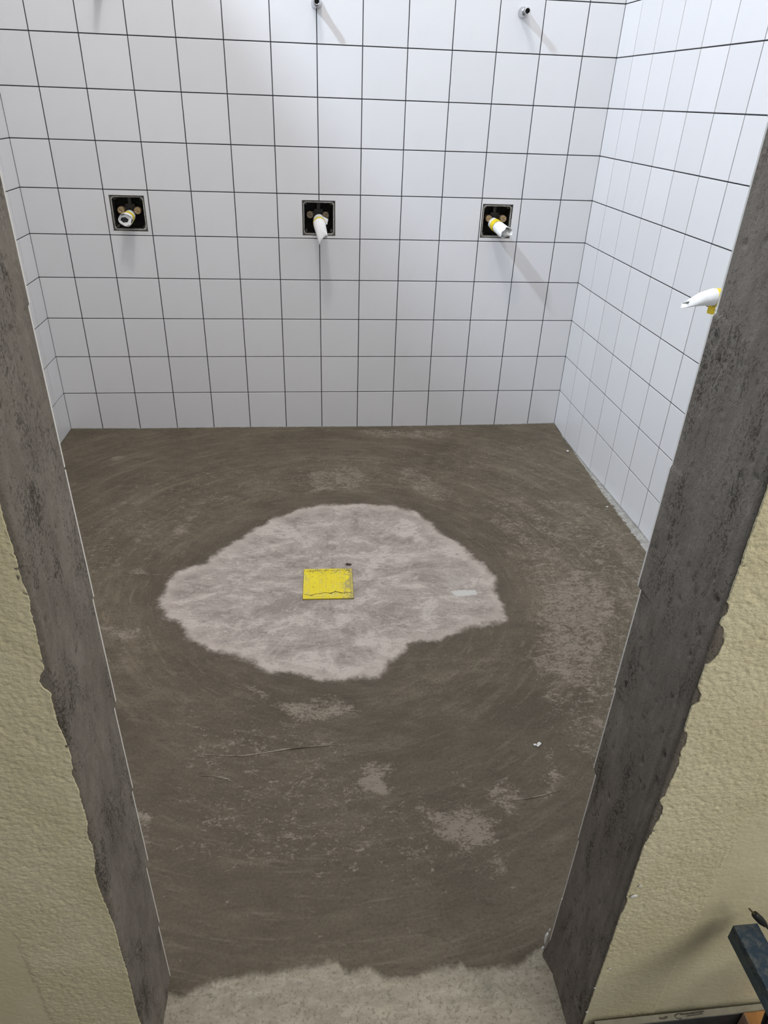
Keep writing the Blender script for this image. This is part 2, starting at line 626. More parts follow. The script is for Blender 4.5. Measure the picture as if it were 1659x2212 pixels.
# ---- right wall: first joint .183 m from the corner
RH = (1.37, 1.53, 1.0, 1.16)
bm = bmesh.new()
slab(bm, -.0, 3.02, -.05, 2.4, REC, .16, [RH])
bmesh.ops.transform(bm, verts=bm.verts, matrix=Matrix.Translation((XR, 0, 0)) @ Matrix.Rotation(-math.pi / 2, 4, 'Z'))
wall_right = structure(obj('wall_right', bm, M['grout']))
bm = bmesh.new()
box(bm, XR + .004, XR + .16, -3.02, 0, 2.4, WALL_H)
obj('painted_upper_wall', bm, M['paint'], wall_right)
us = [0] + [.1832 + .2 * k for k in range(0, 14)] + [2.86]
zr_r = [-.018] + Z_ROWS[1:]
lay_tiles(wall_right, us, zr_r, lambda u, z: (XR, -u, z), -math.pi / 2, [RH])

# ---- left wall: first joint .15 m from the corner
bm = bmesh.new()
slab(bm, 0, 3.02, -.05, 2.4, REC, .16, [])
bmesh.ops.transform(bm, verts=bm.verts, matrix=Matrix.Translation((XL, -3.02, 0)) @ Matrix.Rotation(math.pi / 2, 4, 'Z'))
wall_left = structure(obj('wall_left', bm, M['grout']))
bm = bmesh.new()
box(bm, XL - .16, XL - .004, -3.02, 0, 2.4, WALL_H)
obj('painted_upper_wall', bm, M['paint'], wall_left)
us = [-2.86] + [-.15 - .2 * k for k in range(13, -1, -1)] + [0]
lay_tiles(wall_left, us, zr, lambda u, z: (XL, u, z), math.pi / 2)

# ------------------------------------------------------------------ front wall with the doorway
DOOR_H = 2.12
# inner arris (where the tile edges show), outer arris and paint edge of each reveal: (x, z)
L_IN = [(.6030, 0), (.6046, .187), (.6115, .52), (.6150, .80), (.6198, 1.0), (.6213, 1.195), (.6225, 1.5), (.6225, 2.2)]
L_OUT = [(.6020, 0), (.6028, .196), (.6030, .442), (.6085, .698), (.6115, .858), (.6140, .996), (.6180, 1.091), (.6183, 1.215), (.6185, 2.2)]
R_IN = [(1.4150, 0), (1.4175, .34), (1.4092, .62), (1.4020, .82), (1.3965, 1.07), (1.3986, 1.21), (1.4000, 1.40), (1.4000, 1.46), (1.3980, 1.61), (1.398, 2.2)]
R_OUT = [(1.4140, 0), (1.4131, .0963), (1.4110, .2447), (1.4089, .421), (1.4065, .55), (1.4045, .69), (1.4036, .80), (1.4030, .886), (1.4010, .94),
         (1.3990, 1.018), (1.3985, 1.1), (1.3980, 1.2), (1.3980, 2.2)]
L_EDGE = [(0.6030, 0), (0.5989, .2041), (0.6013, .2853), (0.6028, .3483), (0.602, .4083), (0.6042, .4765), (0.6021, .5152), (0.5997, .5562), (0.5978, .592),
          (0.5987, .6262), (0.6036, .6489), (0.6064, .6874), (0.604, .7003), (0.6043, .7127), (0.6085, .7366), (0.6087, .7777), (0.6094, .806),
          (0.6072, .8364), (0.6122, .8677), (0.611, .901), (0.6085, .924), (0.608, .9273), (0.6078, .9543), (0.6099, .9829), (0.6024, .9937),
          (0.601, 1.0013), (0.6047, 1.0135), (0.6105, 1.0205), (0.6111, 1.0398), (0.6129, 1.0771), (0.6138, 1.1083), (0.6163, 1.1276),
          (0.6136, 1.1446), (0.6139, 1.1711), (0.6142, 1.1928), (0.613, 1.2045), (0.6132, 1.2252), (0.6139, 1.2471), (.6125, 1.6), (.6135, 2.2)]
R_EDGE = [(1.4110, 0), (1.41, .103), (1.4113, .1412), (1.4068, .1795), (1.4072, .241), (1.4092, .2849), (1.4069, .3092), (1.4106, .3319), (1.4049, .3514),
          (1.4117, .3862), (1.4082, .4087), (1.4059, .4434), (1.4114, .4798), (1.4122, .504), (1.407, .5166), (1.406, .5479), (1.4049, .5633),
          (1.4031, .597), (1.4047, .615), (1.405, .6434), (1.4118, .6804), (1.4108, .694), (1.4168, .7229), (1.4138, .7393), (1.405, .7529),
          (1.4106, .7648), (1.4107, .7893), (1.4139, .8334), (1.4096, .8538), (1.413, .8675), (1.4123, .8758), (1.41, .8926), (1.4024, .8963),
          (1.4015, .9242), (1.4, .9415), (1.4097, .9492), (1.409, .9632), (1.3985, .9818), (1.3983, .9939), (1.3986, 1.0149), (1.4052, 1.0171),
          (1.4118, 1.0296), (1.414, 1.0497), (1.4069, 1.0735), (1.3993, 1.0787), (1.3998, 1.0871), (1.4037, 1.094), (1.4037, 1.1069),
          (1.3976, 1.1142), (1.4001, 1.1221), (1.3981, 1.138), (1.3974, 1.1557), (1.4004, 1.1643), (1.3989, 1.1751), (1.3966, 1.1941),
          (1.3956, 1.2147), (1.3983, 1.2286), (1.3981, 1.2404), (1.3985, 1.2692), (1.3975, 1.6), (1.399, 2.2)]
YL_OUT, YR_OUT = -3.02, -3.06          # outer arris depth left / right

bm = bmesh.new()
box(bm, XL - .35, .588, -3.012, YF - REC - .004, -.05, WALL_H)
box(bm, 1.432, XR + .35, -3.05, YFR - REC - .004, -.05, WALL_H)
box(bm, .588, 1.432, -3.03, YF - REC - .004, DOOR_H, WALL_H)
wall_front = structure(obj('wall_front', bm, M['core']))
bm = bmesh.new()
box(bm, XL, .600, YF - REC - .004, YF - REC, -.05, 2.4)
box(bm, 1.428, XR, YFR - REC - .004, YFR - REC, -.05, 2.4)
box(bm, .600, 1.423, YF - REC - .004, YF - REC, 2.2, 2.4)
obj('tile_bedding', bm, M['grout'], wall_front)


def in_edge(side, z):
    tab = L_IN if side == 'l' else R_IN
    row = interp(tab, .2 * math.floor(z / .2) + .1)
    foot = max(0, 1 - z / .05) if side == 'r' else 0
    return row - .0105 * foot + EDGE_JOG[side][int(max(0, min(11, z // .2)))]


EDGE_JOG = {'l': [random.uniform(-.0012, .0012) for _ in range(12)], 'r': [0, -.0006, .0008, -.0005, .0022, -.0012, -.0018, .0010, .0008, 0, 0, 0]}


def front_tiles(us, side):
    zs = zr
    for j in range(len(zs) - 1):
        zm = (zs[j] + zs[j + 1]) / 2
        uu = list(us)
        lay_row(uu, zs[j], zs[j + 1], side, zm, j)


def lay_row(uu, z0, z1, side, zm, j):
    if side == 'l':
        uu[-1] = in_edge('l', zm) - .0003
    else:
        uu[0] = in_edge('r', zm) + .0003
    for i in range(len(uu) - 1):
        a0 = uu[i] + (JT / 2 if not (side == 'r' and i == 0) else 0)
        a1 = uu[i + 1] - (JT / 2 if not (side == 'l' and i == len(uu) - 2) else 0)
        b0, b1 = z0 + (JT / 2 if j else 0), z1 - JT / 2
        o = bpy.data.objects.new('tile', tile_mesh(a1 - a0, b1 - b0))
        COL.objects.link(o)
        o.parent = wall_front
        o.location = ((a0 + a1) / 2, (YF if side == 'l' else YFR) + .002, (b0 + b1) / 2)
        o.rotation_euler = (0, 0, math.pi)


front_tiles([XL, -.17, .03, .23, .43, .62], 'l')
front_tiles([1.40, 1.60, 1.80, 2.0, 2.2, XR], 'r')
lay_tiles(wall_front, [.62, .82, 1.02, 1.22, 1.398], [2.2, 2.4], lambda u, z: (u, YF + .002, z), math.pi)


def fbm(p, octaves=3):
    return noise.fractal(p, 1.0, 2.0, octaves)


def reveal(side):
    tin, tout, tedge = (L_IN, L_OUT, L_EDGE) if side == 'l' else (R_IN, R_OUT, R_EDGE)
    yo = YL_OUT if side == 'l' else YR_OUT
    sg = 1 if side == 'l' else -1              # +1: open space lies towards +x
    nz = 760
    nu = 62
    nf = 12
    zs = [-.03 + (2.2 + .03) * k / nz for k in range(nz + 1)]
    verts, faces, pit = [], [], []
    W = nu + nf + 1
    for z in zs:
        xi, xo, xe = interp(tin, z), interp(tout, z), interp(tedge, z)
        for i in range(nu + 1):
            u = i / nu
            ys = YF - .0036 if side == 'l' else YFR - .0026
            y = ys + (yo - ys) * u
            x = xi + (xo - xi) * u + (in_edge(side, max(z, 0)) - xi) * max(0, 1 - max(0, u - .06) * 6)
            # rounded outer arris
            e = max(0, (u - .955) / .045)
            x -= sg * (.002 * e * e)
            q = Vector((x * 3, y * 22, z * 10))
            n1 = fbm(q, 3) * .0011
            c = noise.noise(Vector((side == 'l', y * 75, z * 32))) * .5 + noise.noise(Vector((3, y * 170, z * 80))) * .5
            area_m = noise.noise(Vector((9 if side == 'l' else 4, y * 14, z * 4.5)))
            p = max(0.0, c - .28 + .22 * area_m) * 2.6
            p = min(p, 1.0)
            fade = min(1, u * 10) * min(1, (1 - u) * 14)
            x += sg * (n1 * fade * min(1, u * 6) - p * .0034 * fade)
            # old trowel ridge near the outer edge
            x += sg * .0012 * math.exp(-((u - .87) / .025) ** 2)
            verts.append((x, y, z))
            pit.append(p * fade)
        for i in range(1, nf + 1):
            u = i / nf
            x0 = verts[-1][0] if i == 1 else x0
            xend = min(xe, xo) - .014 if side == 'l' else max(xe, xo) + .014
            x = x0 + (xend - x0) * u
            y = yo - .0003 - .0012 * math.sin(min(1, u * 3) * 1.57) + fbm(Vector((x * 40, 5, z * 40)), 2) * .0006 + .006 * max(0, u - .6)
            verts.append((x, y, z))
            pit.append(0)
    for j in range(nz):
        for i in range(W - 1):
            a = j * W + i
            f = (a, a + 1, a + W + 1, a + W)
            faces.append(f if side == 'r' else f[::-1])
    me = bpy.data.meshes.new('reveal_render')
    me.from_pydata(verts, [], faces)
    at = me.attributes.new('pit', 'FLOAT', 'POINT')
    at.data.foreach_set('value', pit)
    me.polygons.foreach_set('use_smooth', [True] * len(faces))
    me.update()
    o = link('reveal_render', me, M['render_l'], wall_front)
    return o


reveal('l')['label'] = 'damp grey cement reveal on the left of the doorway'
reveal('r')['label'] = 'damp grey cement reveal on the right of the doorway'


def yellow_coat(side):
    """ragged old painted stucco on the outer face of the wall"""
    if side == 'l':
        tedge, yf, sg, sh = L_EDGE, -3.0222, 1, -.0036
        crease, ztop = .452, .56
    else:
        tedge, yf, sg, sh = R_EDGE, -3.0622, -1, .002
        crease, ztop = 1.5555, .74
    step = .0027
    fine_w = .36 if side == 'l' else .44
    n = int(fine_w / step)
    offs = [0, .0004] + [.0010 + k * step for k in range(n)] + [fine_w + .06 * k for k in range(1, 10)]
    nz = int(1.42 / step)
    zs = [-.04 + (1.42 * k / nz) for k in range(nz + 1)] + [1.42 + .04 * k for k in range(0, 20)]
    verts, faces, sm = [], [], []
    W = len(offs) + 1
    for z in zs:
        xe = interp(tedge, z) + sh + noise.noise(Vector((z * 260, 3, 1))) * .0013 + noise.noise(Vector((z * 90, 8, 1))) * .0012
        xa = interp(L_OUT if side == 'l' else R_OUT, z)
        lim = xa - sg * (.0034 + .0008 * noise.noise(Vector((z * 140, 2, 7))))
        xe = min(xe, lim) if side == 'l' else max(xe, lim)
        # edge wall down to the mortar
        verts.append((xe, yf + .006, z))
        sm.append(0)
        for k, of in enumerate(offs):
            x = xe - sg * of
            past = (crease - x) * sg
            s = min(1, max(0, (past + .0015) / .003)) * min(1, max(0, (ztop - z) / .10)) * .9
            if side == 'r':
                s = max(s, min(1, max(0, (.42 - z + (x - 1.47) * .6) / .12)) * .55)
            h = 0
            if of < fine_w + .01 and z < 1.41:
                q = Vector((x * 118, 0, z * 150))
                h = (.5 - abs(noise.noise(q)) * 1.3 + noise.noise(q * 2.1) * .45) * .0019
                h += noise.noise(Vector((x * 22, 4, z * 22))) * .0006
            h *= (1 - .72 * s)
            y = yf - h + .0016 * (1 if (past > 0 and z < ztop) else 0) * min(1, max(0, (ztop - z) / .15))
            if k == 0:
                y = yf + .0004
            verts.append((x, y, z))
            sm.append(s)
    for j in range(len(zs) - 1):
        for i in range(W - 1):
            a = j * W + i
            f = (a, a + 1, a + W + 1, a + W)
            faces.append(f if side == 'l' else f[::-1])
    me = bpy.data.meshes.new('yellow_stucco')
    me.from_pydata(verts, [], faces)
    at = me.attributes.new('smooth', 'FLOAT', 'POINT')
    at.data.foreach_set('value', sm)
    me.polygons.foreach_set('use_smooth', [True] * len(faces))
    me.update()
    return link('yellow_stucco', me, M['yellow'], wall_front)


yellow_coat('l')['label'] = 'pale yellow rough stucco left of the doorway'
yellow_coat('r')['label'] = 'pale yellow rough stucco right of the doorway'
bm = bmesh.new()
box(bm, .55, 1.46, -3.055, -3.03, 2.2, WALL_H)
box(bm, .588, 1.432, -3.03, YF - REC - .004, 2.112, 2.125)
obj('lintel_render', bm, M['core'], wall_front)


def lump(bm, c, r, n=2, seed=0, squash=(1, 1, 1)):
    res = bmesh.ops.create_icosphere(bm, subdivisions=n, radius=1)
    for v in res['verts']:
        d = v.co.normalized()
        k = 1 + .45 * noise.noise(d * 1.7 + Vector((seed, 0, 0)))
        v.co = Vector((c[0] + d.x * r * k * squash[0], c[1] + d.y * r * k * squash[1], c[2] + d.z * r * k * squash[2]))


# white blob of tile adhesive at the foot of the right reveal
bm = bmesh.new()
lump(bm, (1.4065, -2.881, .050), .010, 2, 3, (.32, .45, 2.2))
lump(bm, (1.4035, -2.884, .017), .006, 2, 5, (.5, .5, 1.2))
lump(bm, (1.4105, -2.879, .078), .004, 1, 6, (.4, .5, 2.0))
o = obj('adhesive_blob', bm, M['chip'], wall_front, smooth=True)
for (x, z, r, sq) in ((1.423, .545, .0032, (1.5, .3, 1.0)), (1.4185, .518, .0050, (1.6, .25, 1.1)), (1.424, .296, .0028, (1.4, .3, .8)),
                      (1.409, .231, .0032, (.9, .4, 1.1)), (1.411, .142, .004, (.9, .4, 1.3))):
    bm = bmesh.new()
    lump(bm, (x + .003, -3.0642, z), r * .8, 2, x * 50 + z, (sq[0], .16, sq[2]))
    obj('paint_fleck', bm, M['chip'], wall_front, smooth=True)

# ------------------------------------------------------------------ floor of the shower room
MAIN = [(0.371, -1.477), (0.371, -1.603), (0.401, -1.657), (0.497, -1.751), (0.506, -1.799), (0.618, -1.869), (0.719, -1.911), (0.781, -1.967),
        (0.878, -1.98), (0.937, -2.016), (0.98, -2.025), (1.04, -2.017), (1.123, -2.012), (1.147, -1.967), (1.22, -1.9), (1.241, -1.859),
        (1.356, -1.85), (1.447, -1.805), (1.555, -1.769), (1.619, -1.755), (1.626, -1.707), (1.617, -1.624), (1.637, -1.507), (1.607, -1.394),
        (1.539, -1.254), (1.462, -1.121), (1.419, -1.0), (1.302, -0.92), (1.154, -0.9), (0.985, -0.897), (0.859, -0.933), (0.739, -1.027),
        (0.664, -1.117), (0.559, -1.236), (0.496, -1.332), (0.397, -1.389)]
SILL = [(0.56, -2.90), (0.605, -2.892), (0.624, -2.904), (0.665, -2.886), (0.721, -2.875), (0.788, -2.868), (0.837, -2.867), (0.916, -2.863), (0.926, -2.850),
        (0.961, -2.865), (0.97, -2.883), (1.015, -2.881), (1.053, -2.900), (1.082, -2.908), (1.122, -2.906), (1.158, -2.895), (1.209, -2.893),
        (1.226, -2.882), (1.233, -2.904), (1.283, -2.904), (1.346, -2.9), (1.381, -2.884), (1.407, -2.870), (1.46, -2.866)]
SCUFF = [
    (.42, [(1.70, -.75), (2.33, -.9), (2.33, -1.6), (2.2, -2.2), (1.9, -2.6), (1.6, -2.3), (1.72, -1.7)]),
    (.30, [(.1, -.5), (.9, -.4), (1.5, -.3), (2.2, -.2), (2.2, -.9), (1.6, -.8), (1.0, -.8), (.5, -1.0), (.2, -1.5), (-.1, -1.2)]),
    (.30, [(.5, -2.1), (1.0, -2.1), (1.1, -2.4), (1.4, -2.5), (1.4, -2.75), (.9, -2.7), (.55, -2.6)]),
    (.72, [(1.802, -1.485), (2.047, -1.419), (2.094, -1.594), (2.062, -1.762), (1.958, -1.931), (1.843, -2.1), (1.717, -2.151), (1.653, -2.066), (1.607, -1.953), (1.681, -1.864), (1.724, -1.659)]),
    (.62, [(1.565, -0.649), (1.656, -0.885), (1.736, -1.016), (1.884, -1.103), (1.928, -1.362), (1.821, -1.389), (1.684, -1.054), (1.582, -0.925)]),
    (1.0, [(0.689, -2.019), (0.747, -2.012), (0.806, -2.067), (0.779, -2.094), (0.714, -2.07)]),
    (.75, [(0.807, -2.086), (0.949, -2.077), (1.078, -2.106), (1.058, -2.18), (0.946, -2.207), (0.823, -2.181)]),
    (1.0, [(0.717, -2.225), (0.824, -2.225), (0.791, -2.256), (0.732, -2.26)]),
    (.7, [(0.60, -2.24), (0.70, -2.22), (0.71, -2.27), (0.62, -2.29)]),
    (1.2, [(0.457, -2.304), (0.562, -2.343), (0.565, -2.361), (0.5, -2.341)]),
    (1.0, [(1.058, -2.35), (1.136, -2.353), (1.13, -2.461), (1.109, -2.481), (1.012, -2.452)]),
    (.85, [(1.132, -2.49), (1.332, -2.492), (1.425, -2.569), (1.378, -2.655), (1.273, -2.658), (1.205, -2.577)]),
    (.9, [(1.353, -2.615), (1.392, -2.692), (1.391, -2.738), (1.349, -2.724), (1.338, -2.676)]),
    (.9, [(0.159, -1.692), (0.335, -1.716), (0.349, -1.789), (0.223, -1.769)]),
    (1.1, [(0.146, -1.353), (0.362, -1.387), (0.404, -1.435), (0.261, -1.405)]),
    (.9, [(0.363, -1.027), (0.459, -0.83), (0.442, -1.031), (0.313, -1.305), (0.314, -1.206)]),
    (.9, [(0.189, -1.129), (0.219, -0.982), (0.215, -1.166), (0.198, -1.266)]),
    (1.1, [(0.572, -0.939), (0.659, -0.861), (0.651, -0.902), (0.555, -0.979)]),
    (.8, [(-0.099, -0.355), (0.028, -0.305), (0.003, -0.411), (-0.098, -0.458)]),
    (.7, [(0.881, -0.037), (1.808, -0.031), (1.667, -0.216), (1.258, -0.203), (1.214, -0.11)]),
    (.7, [(0.903, -0.573), (1.186, -0.481), (1.186, -0.774), (0.901, -0.807)]),
    (.6, [(1.424, -0.49), (1.652, -0.795), (1.539, -0.923), (1.401, -0.829), (1.317, -0.589)]),
    (.9, [(0.44, -2.435), (0.512, -2.482), (0.518, -2.584), (0.473, -2.518)]),
    (.95, [(1.53, -2.50), (1.60, -2.33), (1.60, -2.47), (1.45, -2.54)]),
    (.7, [(1.30, -2.44), (1.44, -2.40), (1.50, -2.50), (1.42, -2.56)]),
]
SMEAR = [(1.444, -1.572), (1.49, -1.567), (1.548, -1.572), (1.545, -1.602), (1.50, -1.610), (1.455, -1.608)]


def sdf(px, py, poly):
    """signed distance (negative inside) of point arrays to a polygon"""
    d = np.full(px.shape, 9.0)
    ins = np.zeros(px.shape, bool)
    n = len(poly)
    for k in range(n):
        ax, ay = poly[k]
        bx, by = poly[(k + 1) % n]
        ex, ey = bx - ax, by - ay
        t = np.clip(((px - ax) * ex + (py - ay) * ey) / (ex * ex + ey * ey), 0, 1)
        d = np.minimum(d, np.hypot(px - ax - t * ex, py - ay - t * ey))
        c = ((ay > py) != (by > py)) & (px < (bx - ax) * (py - ay) / (by - ay + 1e-12) + ax)
        ins ^= c
    return np.where(ins, -d, d)


def build_floor():
    nx, ny = 226, 250
    xs = np.linspace(XL, XR + .0, nx)
    ys = np.linspace(0.0, -3.06, ny)
    X, Y = np.meshgrid(xs, ys)
    dry = np.clip(sdf(X, Y, MAIN), -.3, .3)
    sc = np.zeros_like(X)
    warp = np.array([[noise.fractal(Vector((x * 13, y * 17, 3.3)), 1.0, 2.0, 4) for x in xs] for y in ys]) * .034 + .012
    for w, p in SCUFF:
        d = sdf(X, Y, p) + warp
        xs_ = [q[0] for q in p]
        s = np.clip((.05 - d) / .12, 0, 1) if max(xs_) - min(xs_) > .35 else np.clip((.026 - d) / .05, 0, 1) * .86
        sc = np.maximum(sc, w * s * s * (3 - 2 * s))
    sx = np.array([p[0] for p in SILL])
    sy = np.array([p[1] for p in SILL])
    slab_d = np.clip(Y - np.interp(X, sx, sy), -.3, .3)
    smear = np.clip((.012 - sdf(X, Y, SMEAR)) / .024, 0, 1)
    wid = np.interp(-Y, [0, .25, .5, .8, 1.1, 1.35, 1.6, 3.1], [.0, .008, .022, .042, .058, .060, .03, .0])
    res = np.clip(1 - (XR - X) / np.maximum(wid, 1e-4), 0, 1)
    res = np.where(wid > .004, np.clip(res * 2.2, 0, 1), 0)
    wb = np.where(X > .5, .016, .004)
    resb = np.clip(1 - (-Y) / wb, 0, 1) * .8
    res = np.maximum(res, resb)
    # level: falls to the drain, edges as measured along the walls
    edge_r = np.interp(-Y, [0, .15, .36, .57, .77, .97, 1.18, 1.29, 1.6, 3.1], [-.004, -.0125, -.013, -.0104, -.001, .003, .0095, .0085, .006, 0])
    edge_b = np.interp(X, [XL, -.2, 0, .5, 1.0, 1.54, 2.09, XR], [-.003, -.005, -.0075, -.006, -.0095, -.0105, -.007, -.002])
    kr = np.clip(1 - (XR - X) / .35, 0, 1) ** 2
    kb = np.clip(1 + Y / .35, 0, 1) ** 2
    Z = edge_r * kr * (1 - kb * .5) + edge_b * kb * (1 - kr * .5)
    R = np.hypot(X - .98, Y + 1.5)
    Z += -.003 * np.exp(-(R / .5) ** 2)
    Z += np.clip(res, 0, 1) * .0022
    Z += np.where(slab_d < 0, -.005, 0.0)
    verts = []
    for j in range(ny):
        for i in range(nx):
            x, y = float(X[j, i]), float(Y[j, i])
            z = float(Z[j, i])
            z += fbm(Vector((x * 5, y * 5, 0)), 3) * .0011 * min(1, -y * 8)
            verts.append((x, y, z))
    faces = []
    for j in range(ny - 1):
        for i in range(nx - 1):
            a = j * nx + i
            faces.append((a, a + nx, a + nx + 1, a + 1))
    # skirt: give the screed a thickness
    rim = [i for i in range(nx)] + [j * nx + nx - 1 for j in range(1, ny)] + [(ny - 1) * nx + i for i in range(nx - 2, -1, -1)] + [j * nx for j in range(ny - 2, 0, -1)]
    base = len(verts)
    for k in rim:
        verts.append((verts[k][0], verts[k][1], -.06))
    m = len(rim)
    for k in range(m):
        faces.append((rim[k], rim[(k + 1) % m], base + (k + 1) % m, base + k))
    me = bpy.data.meshes.new('floor')
    me.from_pydata(verts, [], faces)
    for nm, arr in (('dry', dry), ('scuff', sc), ('slab', slab_d), ('smear', smear), ('residue', res)):
        at = me.attributes.new(nm, 'FLOAT', 'POINT')
        at.data.foreach_set('value', np.concatenate([arr.ravel(), np.zeros(m)]).astype(np.float32))
    me.polygons.foreach_set('use_smooth', [True] * len(faces))
    me.update()
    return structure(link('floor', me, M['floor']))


floor = build_floor()
# raised trowel ridges in the screed
for pts, r in (([(.585, -2.268), (.61, -2.285), (.66, -2.292), (.72, -2.297), (.78, -2.29), (.84, -2.282), (.905, -2.278), (.985, -2.277)], .0028),
               ([(.60, -2.355), (.64, -2.36), (.68, -2.372), (.695, -2.385)], .0022),
               ([(1.42, -2.50), (1.48, -2.497), (1.53, -2.49), (1.58, -2.478)], .0022)):
    bm = bmesh.new()
    tube(bm, [(x, y, .0005) for x, y in pts], [r * .2] + [r * random.uniform(.6, 1.1) for _ in pts[2:]] + [r * .2], 6)
    obj('trowel_ridge', bm, M['floor'], floor, smooth=True)
bm = bmesh.new()
box(bm, XL - .35, XR + .4, -5.2, -3.06, -.08, -.012)
structure(obj('floor', bm, M['hallfloor']))

# skirting on the hall side, right of the doorway
bm = bmesh.new()
box(bm, 1.432, 2.7, -3.0815, -3.0685, -.012, .112, .0015)
base_board = structure(obj('baseboard_front', bm, M['skirt']))
bm = bmesh.new()
box(bm, 1.432, 2.7, -3.0805, -3.0690, .1122, .1142)
obj('plaster_dust_strip', bm, M['ledge'], base_board)
for pts, r in (([(1.559, -3.0755), (1.566, -3.0765), (1.575, -3.0745)], .0016),
               ([(1.601 + .011 * math.cos(q), -3.0755 + .0042 * math.sin(q)) for q in [1.3 + .35 * w for w in range(11)]], .0011),
               ([(1.602, -3.0725), (1.620, -3.0728), (1.640, -3.0722), (1.650, -3.0718)], .0013),
               ([(1.612, -3.0765), (1.630, -3.0760), (1.646, -3.0752)], .0009)):
    bm = bmesh.new()
    tube(bm, [(x, y, .1143) for x, y in pts], r, 6)
    obj('dark_smudge', bm, M['smudge'], base_board)


# ------------------------------------------------------------------ concealed mixer boxes
def rrect(w, h, r, n=6):
    pts = []
    for cx, cz, a0 in ((w / 2 - r, h / 2 - r, 0), (-w / 2 + r, h / 2 - r, 90), (-w / 2 + r, -h / 2 + r, 180), (w / 2 - r, -h / 2 + r, 270)):
        for k in range(n + 1):
            a = math.radians(a0 + 90 * k / n)
            pts.append((cx + r * math.cos(a), cz + r * math.sin(a)))
    return pts


def wrap(bm, rings, jag=None, n=20, wall=.0012):
    """paper sleeve: rings of (centre, axis, rx, rz, roll), open at the far end, with a real inner skin"""
    outer, inner = [], []
    for q, (c, ax, rx, rz, roll) in enumerate(rings):
        c = Vector(c)
        ax = Vector(ax).normalized()
        s = ax.cross(Vector((0, 0, 1))).normalized()
        t = s.cross(ax).normalized()
        s, t = s * math.cos(roll) + t * math.sin(roll), t * math.cos(roll) - s * math.sin(roll)
        ro, ri = [], []
        for k in range(n):
            a = 2 * math.pi * k / n
            w = 1 + .05 * noise.noise(Vector((math.cos(a) * 2 + q * .6, math.sin(a) * 2, c.x * 30)))
            p = c + s * (math.cos(a) * rx * w) + t * (math.sin(a) * rz * w)
            if jag is not None and q == len(rings) - 1:
                p += ax * jag(a)
            ro.append(bm.verts.new(p))
            ri.append(bm.verts.new(p - (s * math.cos(a) + t * math.sin(a)) * wall))
        outer.append(ro)
        inner.append(ri)
    for a, b in zip(outer, outer[1:]):
        for k in range(n):
            bm.faces.new((a[k], a[(k + 1) % n], b[(k + 1) % n], b[k]))
    for a, b in zip(inner, inner[1:]):
        for k in range(n):
            bm.faces.new((b[k], b[(k + 1) % n], a[(k + 1) % n], a[k]))
    for k in range(n):
        bm.faces.new((outer[-1][k], outer[-1][(k + 1) % n], inner[-1][(k + 1) % n], inner[-1][k]))
        bm.faces.new((inner[0][k], inner[0][(k + 1) % n], outer[0][(k + 1) % n], outer[0][k]))


